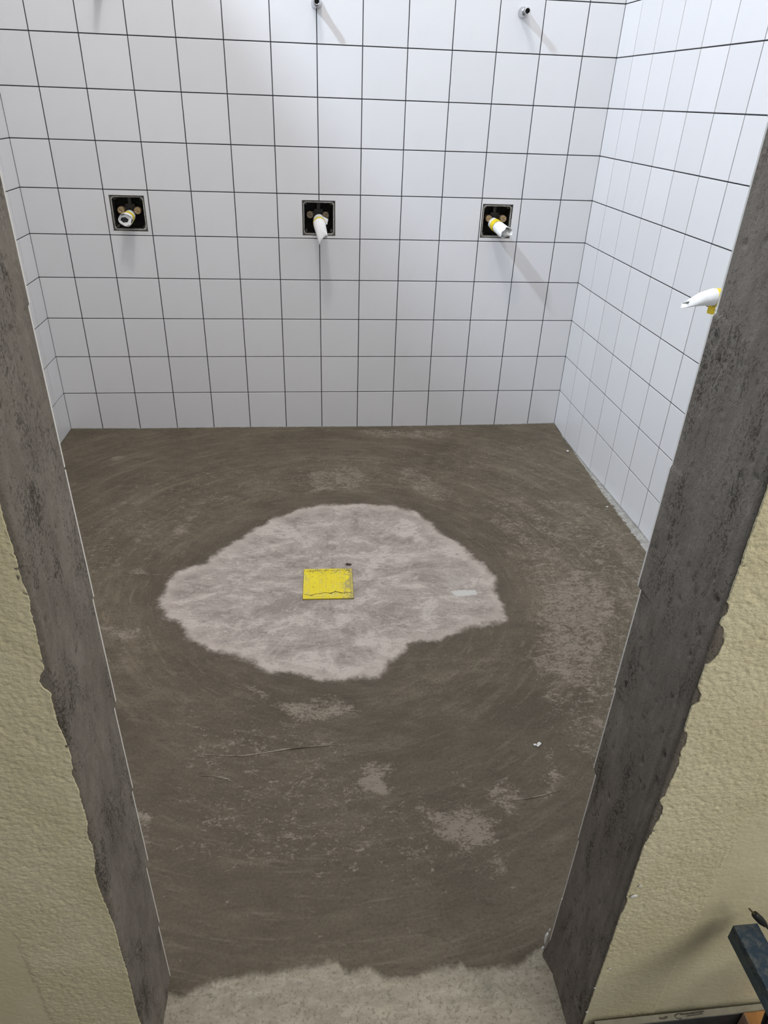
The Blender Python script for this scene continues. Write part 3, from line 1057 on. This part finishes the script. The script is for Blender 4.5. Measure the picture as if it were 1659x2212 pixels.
def mixer(x, z, w, h, label, kind, rot=0, loc=None, plugs=((-.036, .012), (.040, .011)), angles=(-35, -20), dark=False):
    """local frame: tile face at y=0, room towards -y, box behind (+y)"""
    t = thing('mixer_box', label, 'mixer box', loc or (x, 0, z), (0, 0, rot), 'wall mixer boxes')
    # open shell with rounded corners
    bm = bmesh.new()
    W, H = w - .003, h - .003
    out = rrect(W, H, .004)
    mid = rrect(W - .016, H - .016, .014)
    rings = []
    for pts, y in ((out, .006), (out, .092), ):
        rings.append([bm.verts.new((px, y, pz)) for px, pz in pts])
    for pts, y in ((rrect(W - .008, H - .008, .012), .0065), (rrect(W - .012, H - .012, .013), .0072), (rrect(W - .013, H - .013, .013), .012), (rrect(W - .020, H - .020, .012), .088)):
        rings.append([bm.verts.new((px, y, pz)) for px, pz in pts])
    n = len(out)

    def skin(a, b):
        for k in range(n):
            bm.faces.new((a[k], a[(k + 1) % n], b[(k + 1) % n], b[k]))
    skin(rings[0], rings[1])
    skin(rings[0], rings[2])
    skin(rings[2], rings[3])
    skin(rings[3], rings[4])
    nf = len(bm.faces)
    skin(rings[4], rings[5])
    bm.faces.new(rings[1])
    bm.faces.new(rings[5])
    bm.faces.ensure_lookup_table()
    for f in bm.faces[nf:]:
        f.material_index = 1  # inside faces take the darker colour painted as recess shade
    obj('box_shell', bm, [M['boxp'], M['inner']], t)
    # pale uneven lip where grout and paint stick
    bm = bmesh.new()
    pts = rrect(W - .0125, H - .0125, .014, 12)
    m = len(pts)
    rr = []
    for k, (px, pz) in enumerate(pts):
        r = .0027 + .0022 * noise.noise(Vector((px * 110, pz * 110, x * 9)))
        d = Vector((px, 0, pz)).normalized()
        ring = []
        for q in range(6):
            a = 2 * math.pi * q / 6
            ring.append(bm.verts.new(Vector((px, .0065, pz)) + d * (r * 1.2 * math.cos(a)) + Vector((0, 1, 0)) * (r * math.sin(a))))
        rr.append(ring)
    for k in range(m):
        a, b = rr[k], rr[(k + 1) % m]
        for q in range(6):
            bm.faces.new((a[q], a[(q + 1) % 6], b[(q + 1) % 6], b[q]))
    obj('lip', bm, M['lip'], t, smooth=True)
    # corner screw posts
    for sx in (-1, 1):
        for sz in (-1, 1):
            bm = bmesh.new()
            lathe(bm, [(.0055, 0), (.0055, .06), (.0035, .0605), (.0028, .058)], 12, Matrix.Translation((sx * (W / 2 - .0165), .082, sz * (H / 2 - .0165))))
            obj('screw_post', bm, M['boxp'], t)
    # back fitting: cross body, riser, nut
    bm = bmesh.new()
    box(bm, -.05, .05, .048, .078, -.008, .026, .004)
    box(bm, -.009, .009, .055, .075, .02, H / 2 - .014, .003)
    box(bm, -.022, .022, .05, .08, .02, .036, .003)
    obj('valve_body', bm, M['bronze'], t)
    for (px, pz), an in zip(plugs, angles):
        bm = bmesh.new()
        lathe(bm, [(.0155, 0), (.0155, .040), (.0145, .0415), (.0125, .042), (.0118, .0405)], 24, Matrix.Translation((px, .05, pz)))
        pl = obj('valve_plug', bm, M['brass_d'] if dark else M['brass'], t, smooth=False)
        bm = bmesh.new()
        box(bm, -.0095, .0095, -.0007, .0012, -.0009, .0009)
        so = obj('slot', bm, M['slot'], pl, (px, .0093, pz), (0, math.radians(-an), 0))
    # outlet stub
    bm = bmesh.new()
    lathe(bm, [(.0225, 0), (.0225, .05), (.020, .052), (.019, .075)], 24, Matrix.Translation((.001, .052, -.012)))
    obj('outlet_stub', bm, M['bronze'], t)
    c0 = Vector((.001, 0, -.012))
    if kind == 'open':
        bm = bmesh.new()
        ax = (-.02, -1, -.02)
        R = [((.001, .022, -.012), ax, .025, .025, 0), ((.001, .004, -.013), ax, .0265, .0255, 0), ((.001, -.030, -.014), ax, .0275, .0262, 0),
             ((.000, -.058, -.016), ax, .0295, .0275, .1), ((-.001, -.078, -.018), ax, .0315, .0275, .15)]
        wrap(bm, R, lambda a: .006 * math.cos(3 * a + .6) - .004 * math.sin(a), n=28)
        obj('paper_sleeve', bm, M['paper'], t, smooth=True)
        # folded-in rim facets of the torn end
        bm = bmesh.new()
        n = 6
        o6 = [bm.verts.new((-.001 + .0305 * math.cos(a), -.078 + .004 * math.sin(2 * a), -.018 + .0268 * math.sin(a))) for a in [math.pi * (k + .3) / 3 for k in range(n)]]
        i6 = [bm.verts.new((-.008 + .0195 * math.cos(a) * (1.1 if math.cos(a) > 0 else .9), -.074, -.0185 + .0135 * math.sin(a))) for a in [math.pi * (k + .15) / 3 for k in range(n)]]
        j6 = [bm.verts.new((-.007 + .0205 * math.cos(a), -.055, -.0180 + .0150 * math.sin(a))) for a in [math.pi * (k + .15) / 3 for k in range(n)]]
        for k in range(n):
            bm.faces.new((o6[k], o6[(k + 1) % n], i6[(k + 1) % n], i6[k]))
            bm.faces.new((i6[k], i6[(k + 1) % n], j6[(k + 1) % n], j6[k]))
        obj('folded_rim', bm, M['paper'], t)
        bm = bmesh.new()
        lathe(bm, [(.0215, 0), (.0215, .005), (.0155, .006), (.0145, .003), (.0095, .003), (.009, .007), (.004, .007), (.003, .004)], 24, Matrix.Translation((-.006, -.056, -.0185)))
        obj('rubber_cap', bm, M['capb'], t)
        yb, tx = -.036, -.001
        bm = bmesh.new()
        wrap(bm, [((.001, -.020, -.0138), ax, .0283, .0270, 0), ((.001, -.052, -.0154), ax, .0300, .0284, .05)], n=28, wall=.0006)
        obj('tape_band', bm, M['tape'], t)
    elif kind == 'droop':
        bm = bmesh.new()
        wrap(bm, [((.001, .022, -.010), (0, -1, -.1), .027, .027, 0), ((.001, -.008, -.012), (0, -1, -.1), .0275, .027, 0), ((.001, -.030, -.015), (0, -1, -.15), .028, .027, 0)])
        obj('paper_collar', bm, M['paper'], t)
        bm = bmesh.new()
        R = [((.001, -.018, -.014), (0, -1, -.15), .0292, .0285, 0), ((.002, -.050, -.020), (.02, -1, -.25), .029, .028, 0), ((.005, -.080, -.032), (.08, -1, -.6), .028, .025, 0),
             ((.010, -.100, -.050), (.18, -.8, -1), .027, .019, 0), ((.0145, -.113, -.070), (.22, -.5, -1), .0255, .012, -.25), ((.018, -.120, -.082), (.22, -.4, -1), .0245, .0090, -.45)]
        wrap(bm, R, lambda a: .026 * math.cos(a) - .012 + .002 * math.sin(5 * a), n=28)
        obj('paper_sleeve', bm, M['paper'], t, smooth=True)
        bm = bmesh.new()
        wrap(bm, [((.001, -.030, -.0165), (0, -1, -.2), .0300, .0292, 0), ((.002, -.046, -.0195), (0, -1, -.2), .0300, .0290, 0)], wall=.0005)
        obj('tape_band', bm, M['tape'], t)
        # loose flap of paper on the right
        bm = bmesh.new()
        pr = [(.020, -.010, .010), (.046, -.004, -.002), (.040, -.010, -.026), (.024, -.022, -.022)]
        a = [bm.verts.new(p) for p in pr]
        b = [bm.verts.new((p[0], p[1] + .0012, p[2])) for p in pr]
        bm.faces.new(a)
        bm.faces.new(b[::-1])
        for k in range(4):
            bm.faces.new((a[k], a[(k + 1) % 4], b[(k + 1) % 4], b[k]))
        obj('paper_flap', bm, M['paper'], t)
    else:                                   # crumpled end, turned to the right
        bm = bmesh.new()
        ax = (.16, -1, -.06)
        R = [((-.012, .022, -.012), ax, .026, .026, 0), ((-.010, -.005, -.014), ax, .027, .027, 0), ((-.004, -.045, -.017), ax, .028, .027, 0),
             ((.004, -.085, -.024), ax, .031, .027, -.1), ((.011, -.112, -.030), (.4, -1, -.2), .036, .025, -.15), ((.020, -.128, -.034), (.55, -1, -.2), .039, .023, -.2)]
        wrap(bm, R, lambda a: .008 * math.sin(2 * a + .7) + .005 * math.cos(5 * a), n=18)
        obj('paper_sleeve', bm, M['paper'], t)
        bm = bmesh.new()
        rnd = random.Random(5)
        for k in range(5):                  # inward folds that close the mouth
            a = -1.2 + k * .6
            p0 = Vector((-.012 + .012 * k, -.112, -.050 + .003 * (k % 2)))
            p1 = p0 + Vector((.013, -.004 - .006 * (k % 2), .002))
            p2 = p0 + Vector((.009, .012, .026))
            p3 = p0 + Vector((-.003, .016, .024))
            q = [bm.verts.new(v) for v in (p0, p1, p2, p3)]
            r = [bm.verts.new(v + Vector((0, .001, .0))) for v in (p0, p1, p2, p3)]
            bm.faces.new(q)
            bm.faces.new(r[::-1])
            for e in range(4):
                bm.faces.new((q[e], q[(e + 1) % 4], r[(e + 1) % 4], r[e]))
        obj('folded_rim', bm, M['paper'], t)
        bm = bmesh.new()
        wrap(bm, [((-.0085, -.014, -.0148), ax, .0288, .0285, 0), ((-.003, -.056, -.0185), ax, .0304, .0292, 0)], n=28, wall=.0006)
        obj('tape_band', bm, M['tape'], t)
    return t


def hc(h):
    return (h[0] + h[1]) / 2, (h[2] + h[3]) / 2, h[1] - h[0], h[3] - h[2]


a = hc(HOLES[0])
mixer(a[0], a[1], a[2], a[3], 'leftmost recessed mixer box, paper-wrapped outlet torn open on a black cap', 'open')
a = hc(HOLES[1])
mixer(a[0], a[1], a[2], a[3], 'middle recessed mixer box, its white paper sleeve hanging down to a point', 'droop', plugs=((-.043, .013), (.034, .012)), angles=(-35, 42), dark=True)
a = hc(HOLES[2])
mixer(a[0], a[1], a[2], a[3], 'recessed mixer box nearest the right corner, outlet in crumpled white paper with bright yellow tape', 'crumple', plugs=((-.037, .010), (.037, .011)), angles=(22, -40))

# ---- fourth mixer on the right wall: mostly behind the doorway reveal, paper sleeve sticks out
SIDE_W, SIDE_H = RH[1] - RH[0], RH[3] - RH[2]
side = mixer(0, 0, SIDE_W, SIDE_H, 'wrapped outlet on the right tiled wall, white paper tip peeking past the grey reveal', 'side',
             rot=-math.pi / 2, loc=(XR, -(RH[0] + RH[1]) / 2, (RH[2] + RH[3]) / 2))
for ch in list(side.children):
    if ch.name.split('.')[0] in ('paper_sleeve', 'folded_rim', 'tape_band'):
        bpy.data.objects.remove(ch)
# local x runs towards the viewer (-Y world), local -y into the room (-X world)
bm = bmesh.new()
ax = (-.05, -1, -.02)
R = [((.0, .022, -.012), ax, .026, .026, 0), ((.0, -.02, -.008), ax, .027, .027, 0), ((-.004, -.075, -.004), ax, .029, .028, 0), ((-.008, -.100, -.003), ax, .031, .028, .1),
     ((-.012, -.135, -.012), (-.05, -1, -.35), .027, .021, .1), ((-.014, -.165, -.024), (-.05, -1, -.35), .021, .011, .2), ((-.015, -.185, -.031), (-.05, -1, -.3), .015, .005, .2)]
wrap(bm, R, lambda a: .014 * -math.sin(a) + .004 * math.cos(3 * a), n=24)
obj('paper_sleeve', bm, M['paper'], side, smooth=True)
bm = bmesh.new()
wrap(bm, [((-.002, -.045, -.006), ax, .0290, .0290, 0), ((-.007, -.094, -.004), ax, .0318, .0298, 0)], wall=.0006)
obj('tape_band', bm, M['tape'], side)
bm = bmesh.new()
pr = [(-.012, -.078, -.030), (-.010, -.105, -.032), (-.004, -.108, -.052), (-.004, -.106, -.056), (-.003, -.088, -.060), (-.004, -.080, -.058)]
f0 = [bm.verts.new(p) for p in pr]
f1 = [bm.verts.new((p[0] + .0012, p[1], p[2])) for p in pr]
bm.faces.new(f0)
bm.faces.new(f1[::-1])
for k in range(6):
    bm.faces.new((f0[k], f0[(k + 1) % 6], f1[(k + 1) % 6], f1[k]))
obj('tape_tail', bm, M['tape'], side)


# ------------------------------------------------------------------ shower arm stubs
def shower_stub(x, z, label):
    t = thing('shower_outlet', label, 'pipe', (x, 0, z), (0, 0, 0), 'chrome shower outlets')
    bm = bmesh.new()
    lathe(bm, [(.0215, 0), (.0222, .003), (.0215, .006), (.0195, .012), (.0165, .022), (.0150, .030), (.0142, .034)], 32, Matrix.Translation((0, .0, 0)))
    obj('rosette', bm, M['chrome'], t, smooth=True)
    bm = bmesh.new()
    lathe(bm, [(.0125, .03), (.0125, .066), (.0130, .067), (.0132, .071), (.0120, .073), (.0100, .0725), (.0096, .068), (.0096, .040)], 28, close=False)
    obj('nipple', bm, M['chrome'], t, smooth=True)
    bm = bmesh.new()
    lathe(bm, [(.0095, .040), (.0095, .0585)], 20)
    obj('bore', bm, M['hole'], t)
    return t


shower_stub(.108, 1.9545, 'leftmost chrome shower outlet at the top edge of the tiled back wall')
shower_stub(1.0, 1.9445, 'middle chrome shower outlet on the vertical joint above the middle mixer box')
shower_stub(1.902, 1.9495, 'chrome shower outlet high up nearest the right corner')

# ------------------------------------------------------------------ drain cover
t = thing('drain_cover', 'bright yellow square plastic drain cover set in the pale dry screed', 'drain cover', (.9825, -1.5005, -.003), (0, 0, math.radians(-1.6)))
bm = bmesh.new()
box(bm, -.0955, .0955, -.0960, .0960, -.03, .0005)
obj('drain_seat', bm, M['inner'], t)
W = .0945
bm = bmesh.new()
box(bm, -W + .002, W - .002, -W + .002, W - .002, -.004, .0040, .001)
obj('plate', bm, M['drain'], t)
for x0, x1, h in ((-.071, -.034, .0022), (-.022, -.012, .0016), (-.006, .012, .0026), (.034, .042, .0018), (.050, .058, .0018)):
    bm = bmesh.new()
    box(bm, x0, x1, -.074, .076, .0030, .0040 + h, .0008)
    obj('rib', bm, M['drain_rib'], t)
for nm, dims in (('rim', (-W, W, W - .012, W)), ('rim', (-W, W, -W, -W + .012)), ('rim', (-W, -W + .010, -W + .012, W - .012)), ('rim', (W - .010, W, -W + .012, W - .012))):
    bm = bmesh.new()
    box(bm, dims[0], dims[1], dims[2], dims[3], -.004, .0062, .0012)
    obj(nm, bm, M['drain'], t)
# wrinkled torn film along the near edge
bm = bmesh.new()
pts = []
for k in range(33):
    x = -.090 + .178 * k / 32
    yy = -.070 - .006 * math.sin(k * .35) + .010 * math.exp(-((x - .03) / .016) ** 2) + .004 * noise.noise(Vector((k * .8, 1, 1)))
    zz = .0095 + .0040 * abs(noise.noise(Vector((k * .55, 4, 2)))) * 2 + .005 * math.exp(-((x - .03) / .02) ** 2)
    pts.append((x, yy, zz))
top = [[bm.verts.new((x, y, z)) for x, y, z in pts], [bm.verts.new((x, y - .006, z * .75 + .001)) for x, y, z in pts], [bm.verts.new((x, -.084, .0068)) for x, y, z in pts]]
low = [[bm.verts.new((v.co.x, v.co.y, v.co.z - .0006)) for v in row] for row in top]
for rws, flip in ((top, 0), (low, 1)):
    for a, b in zip(rws, rws[1:]):
        for k in range(32):
            q = (a[k], a[k + 1], b[k + 1], b[k])
            bm.faces.new(q[::-1] if flip else q)
for k in range(32):
    bm.faces.new((top[0][k], top[0][k + 1], low[0][k + 1], low[0][k]))
    bm.faces.new((top[2][k], top[2][k + 1], low[2][k + 1], low[2][k]))
obj('torn_film', bm, M['drain'], t)
bm = bmesh.new()
tube(bm, [(x, y - .0028 + .001 * math.sin(k), z * .88 + .0012) for k, (x, y, z) in enumerate(pts)], [.0004 + .0020 * abs(noise.noise(Vector((k * .31, 2, 9)))) * 1.6 for k in range(33)], 6)
obj('film_gap_shade', bm, M['rust_shade'], t)  # dark strip standing in for the shaded gap under the film

# ------------------------------------------------------------------ crumbs lying on the screed


def crumb(x, y, r, mat, label, cat, seed, sq=(1, 1, .5), n=3):
    bm = bmesh.new()
    rnd = random.Random(seed)
    for k in range(n):
        lump(bm, (rnd.uniform(-r, r), rnd.uniform(-r, r) * .5, r * .3 * sq[2]), r * rnd.uniform(.45, .9), 1, seed + k, sq)
    o = obj('crumb', bm, mat, None, (x, y, .002))
    return tag(o, label, cat)


crumb(1.068, -1.381, .008, M['rust_shade'], 'dark rusty crumbs lying just behind the yellow drain cover', 'crumb', 3, (1.2, .8, .5), 5)
crumb(2.312, -.386, .009, M['chip'], 'white mortar chip lying near the back right corner of the floor', 'crumb', 11, (1, .9, .5), 2)
crumb(2.300, -.985, .006, M['chip'], 'tiny pale crumb lying by the mortar along the right wall', 'crumb', 17, (1, .8, .6), 2)
crumb(1.561, -2.323, .008, M['chip'], 'small pale lump of mortar lying in the screed near the right reveal', 'crumb', 23, (1, .9, .35), 3)

# ------------------------------------------------------------------ things by the yellow wall, bottom right
t = thing('work_trestle', 'dusty blue painted trestle, its rail end butting the yellow wall', 'trestle', (1.6195, -3.078, 0))
bm = bmesh.new()
box(bm, -.0215, .0215, -1.0, -.010, .4365, .450, .0012)
obj('rail_top', bm, M['blue'], t)
bm = bmesh.new()
box(bm, -.0213, .0213, -1.0, -.0102, .415, .4362, .0010)
obj('rail', bm, M['blue2'], t)
for sx in (-1, 1):
    for yy in (-.62, -.95):
        bm = bmesh.new()
        r = box(bm, -.017, .017, -.017, .017, 0, .41, .002)
        for v in bm.verts:
            v.co.x += sx * (.02 + (.41 - v.co.z) * .22)
            v.co.y += yy
            v.co.z -= .012 * (1 - v.co.z / .41)
        obj('leg', bm, M['blue2'], t)

bm = bmesh.new()
box(bm, 1.722, 1.86, -3.19, -3.0835, -.012, .122, .002)
for f in bm.faces:
    f.material_index = 1 if f.calc_center_median().x < 1.726 else 0
tag(obj('wood_offcut', bm, [M['block'], M['blockside']]), 'orange-brown wooden offcut standing on the floor against the skirting', 'wood block')

t = thing('cable_coil', 'black cable looped over the blue trestle rail', 'cable', (1.685, -3.17, .28))
for k in range(4):
    bm = bmesh.new()
    pts = []
    R = .055 + .006 * k
    for q in range(29):
        a = 2 * math.pi * q / 28
        pts.append((.028 + R * .72 * math.cos(a) + .006 * k, .012 * k - .02 + .02 * math.sin(a), -.03 + R * 1.35 * math.sin(a)))
    tube(bm, pts, .0045, 8, caps=False)
    obj('loop', bm, M['black'], t, smooth=True)
t = thing('charging_cable', 'black cable plug with a slim tip pointing at the yellow wall above the blue rail', 'cable', (1.60, -3.1, .5))
c = Vector((1.60, -3.1, .5))
tip = Vector((1.5975, -3.100, .5190))
p1 = Vector((1.609, -3.102, .506))
p2 = Vector((1.633, -3.106, .480))
d = (p2 - p1).normalized()
bm = bmesh.new()
tube(bm, [tip - c, p1 - c], .0016, 8)
obj('plug_tip', bm, M['plugtip'], t)
bm = bmesh.new()
tube(bm, [p1 - c, p1 + d * .002 - c, p1 + d * .02 - c, p1 + d * .028 - c, p1 + d * .036 - c, p1 + d * .040 - c], [.0042, .0056, .0064, .0058, .0044, .0028], 12)
obj('plug_body', bm, M['black'], t, smooth=True)
bm = bmesh.new()
e = p1 + d * .038
tube(bm, [e - c, e + d * .015 - c, Vector((1.652, -3.115, .461)) - c, Vector((1.680, -3.13, .452)) - c, Vector((1.665, -3.25, .4535)) - c, Vector((1.625, -3.36, .4535)) - c, Vector((1.62, -3.6, .4535)) - c], .0026, 8)
obj('cable', bm, M['black'], t, smooth=True)
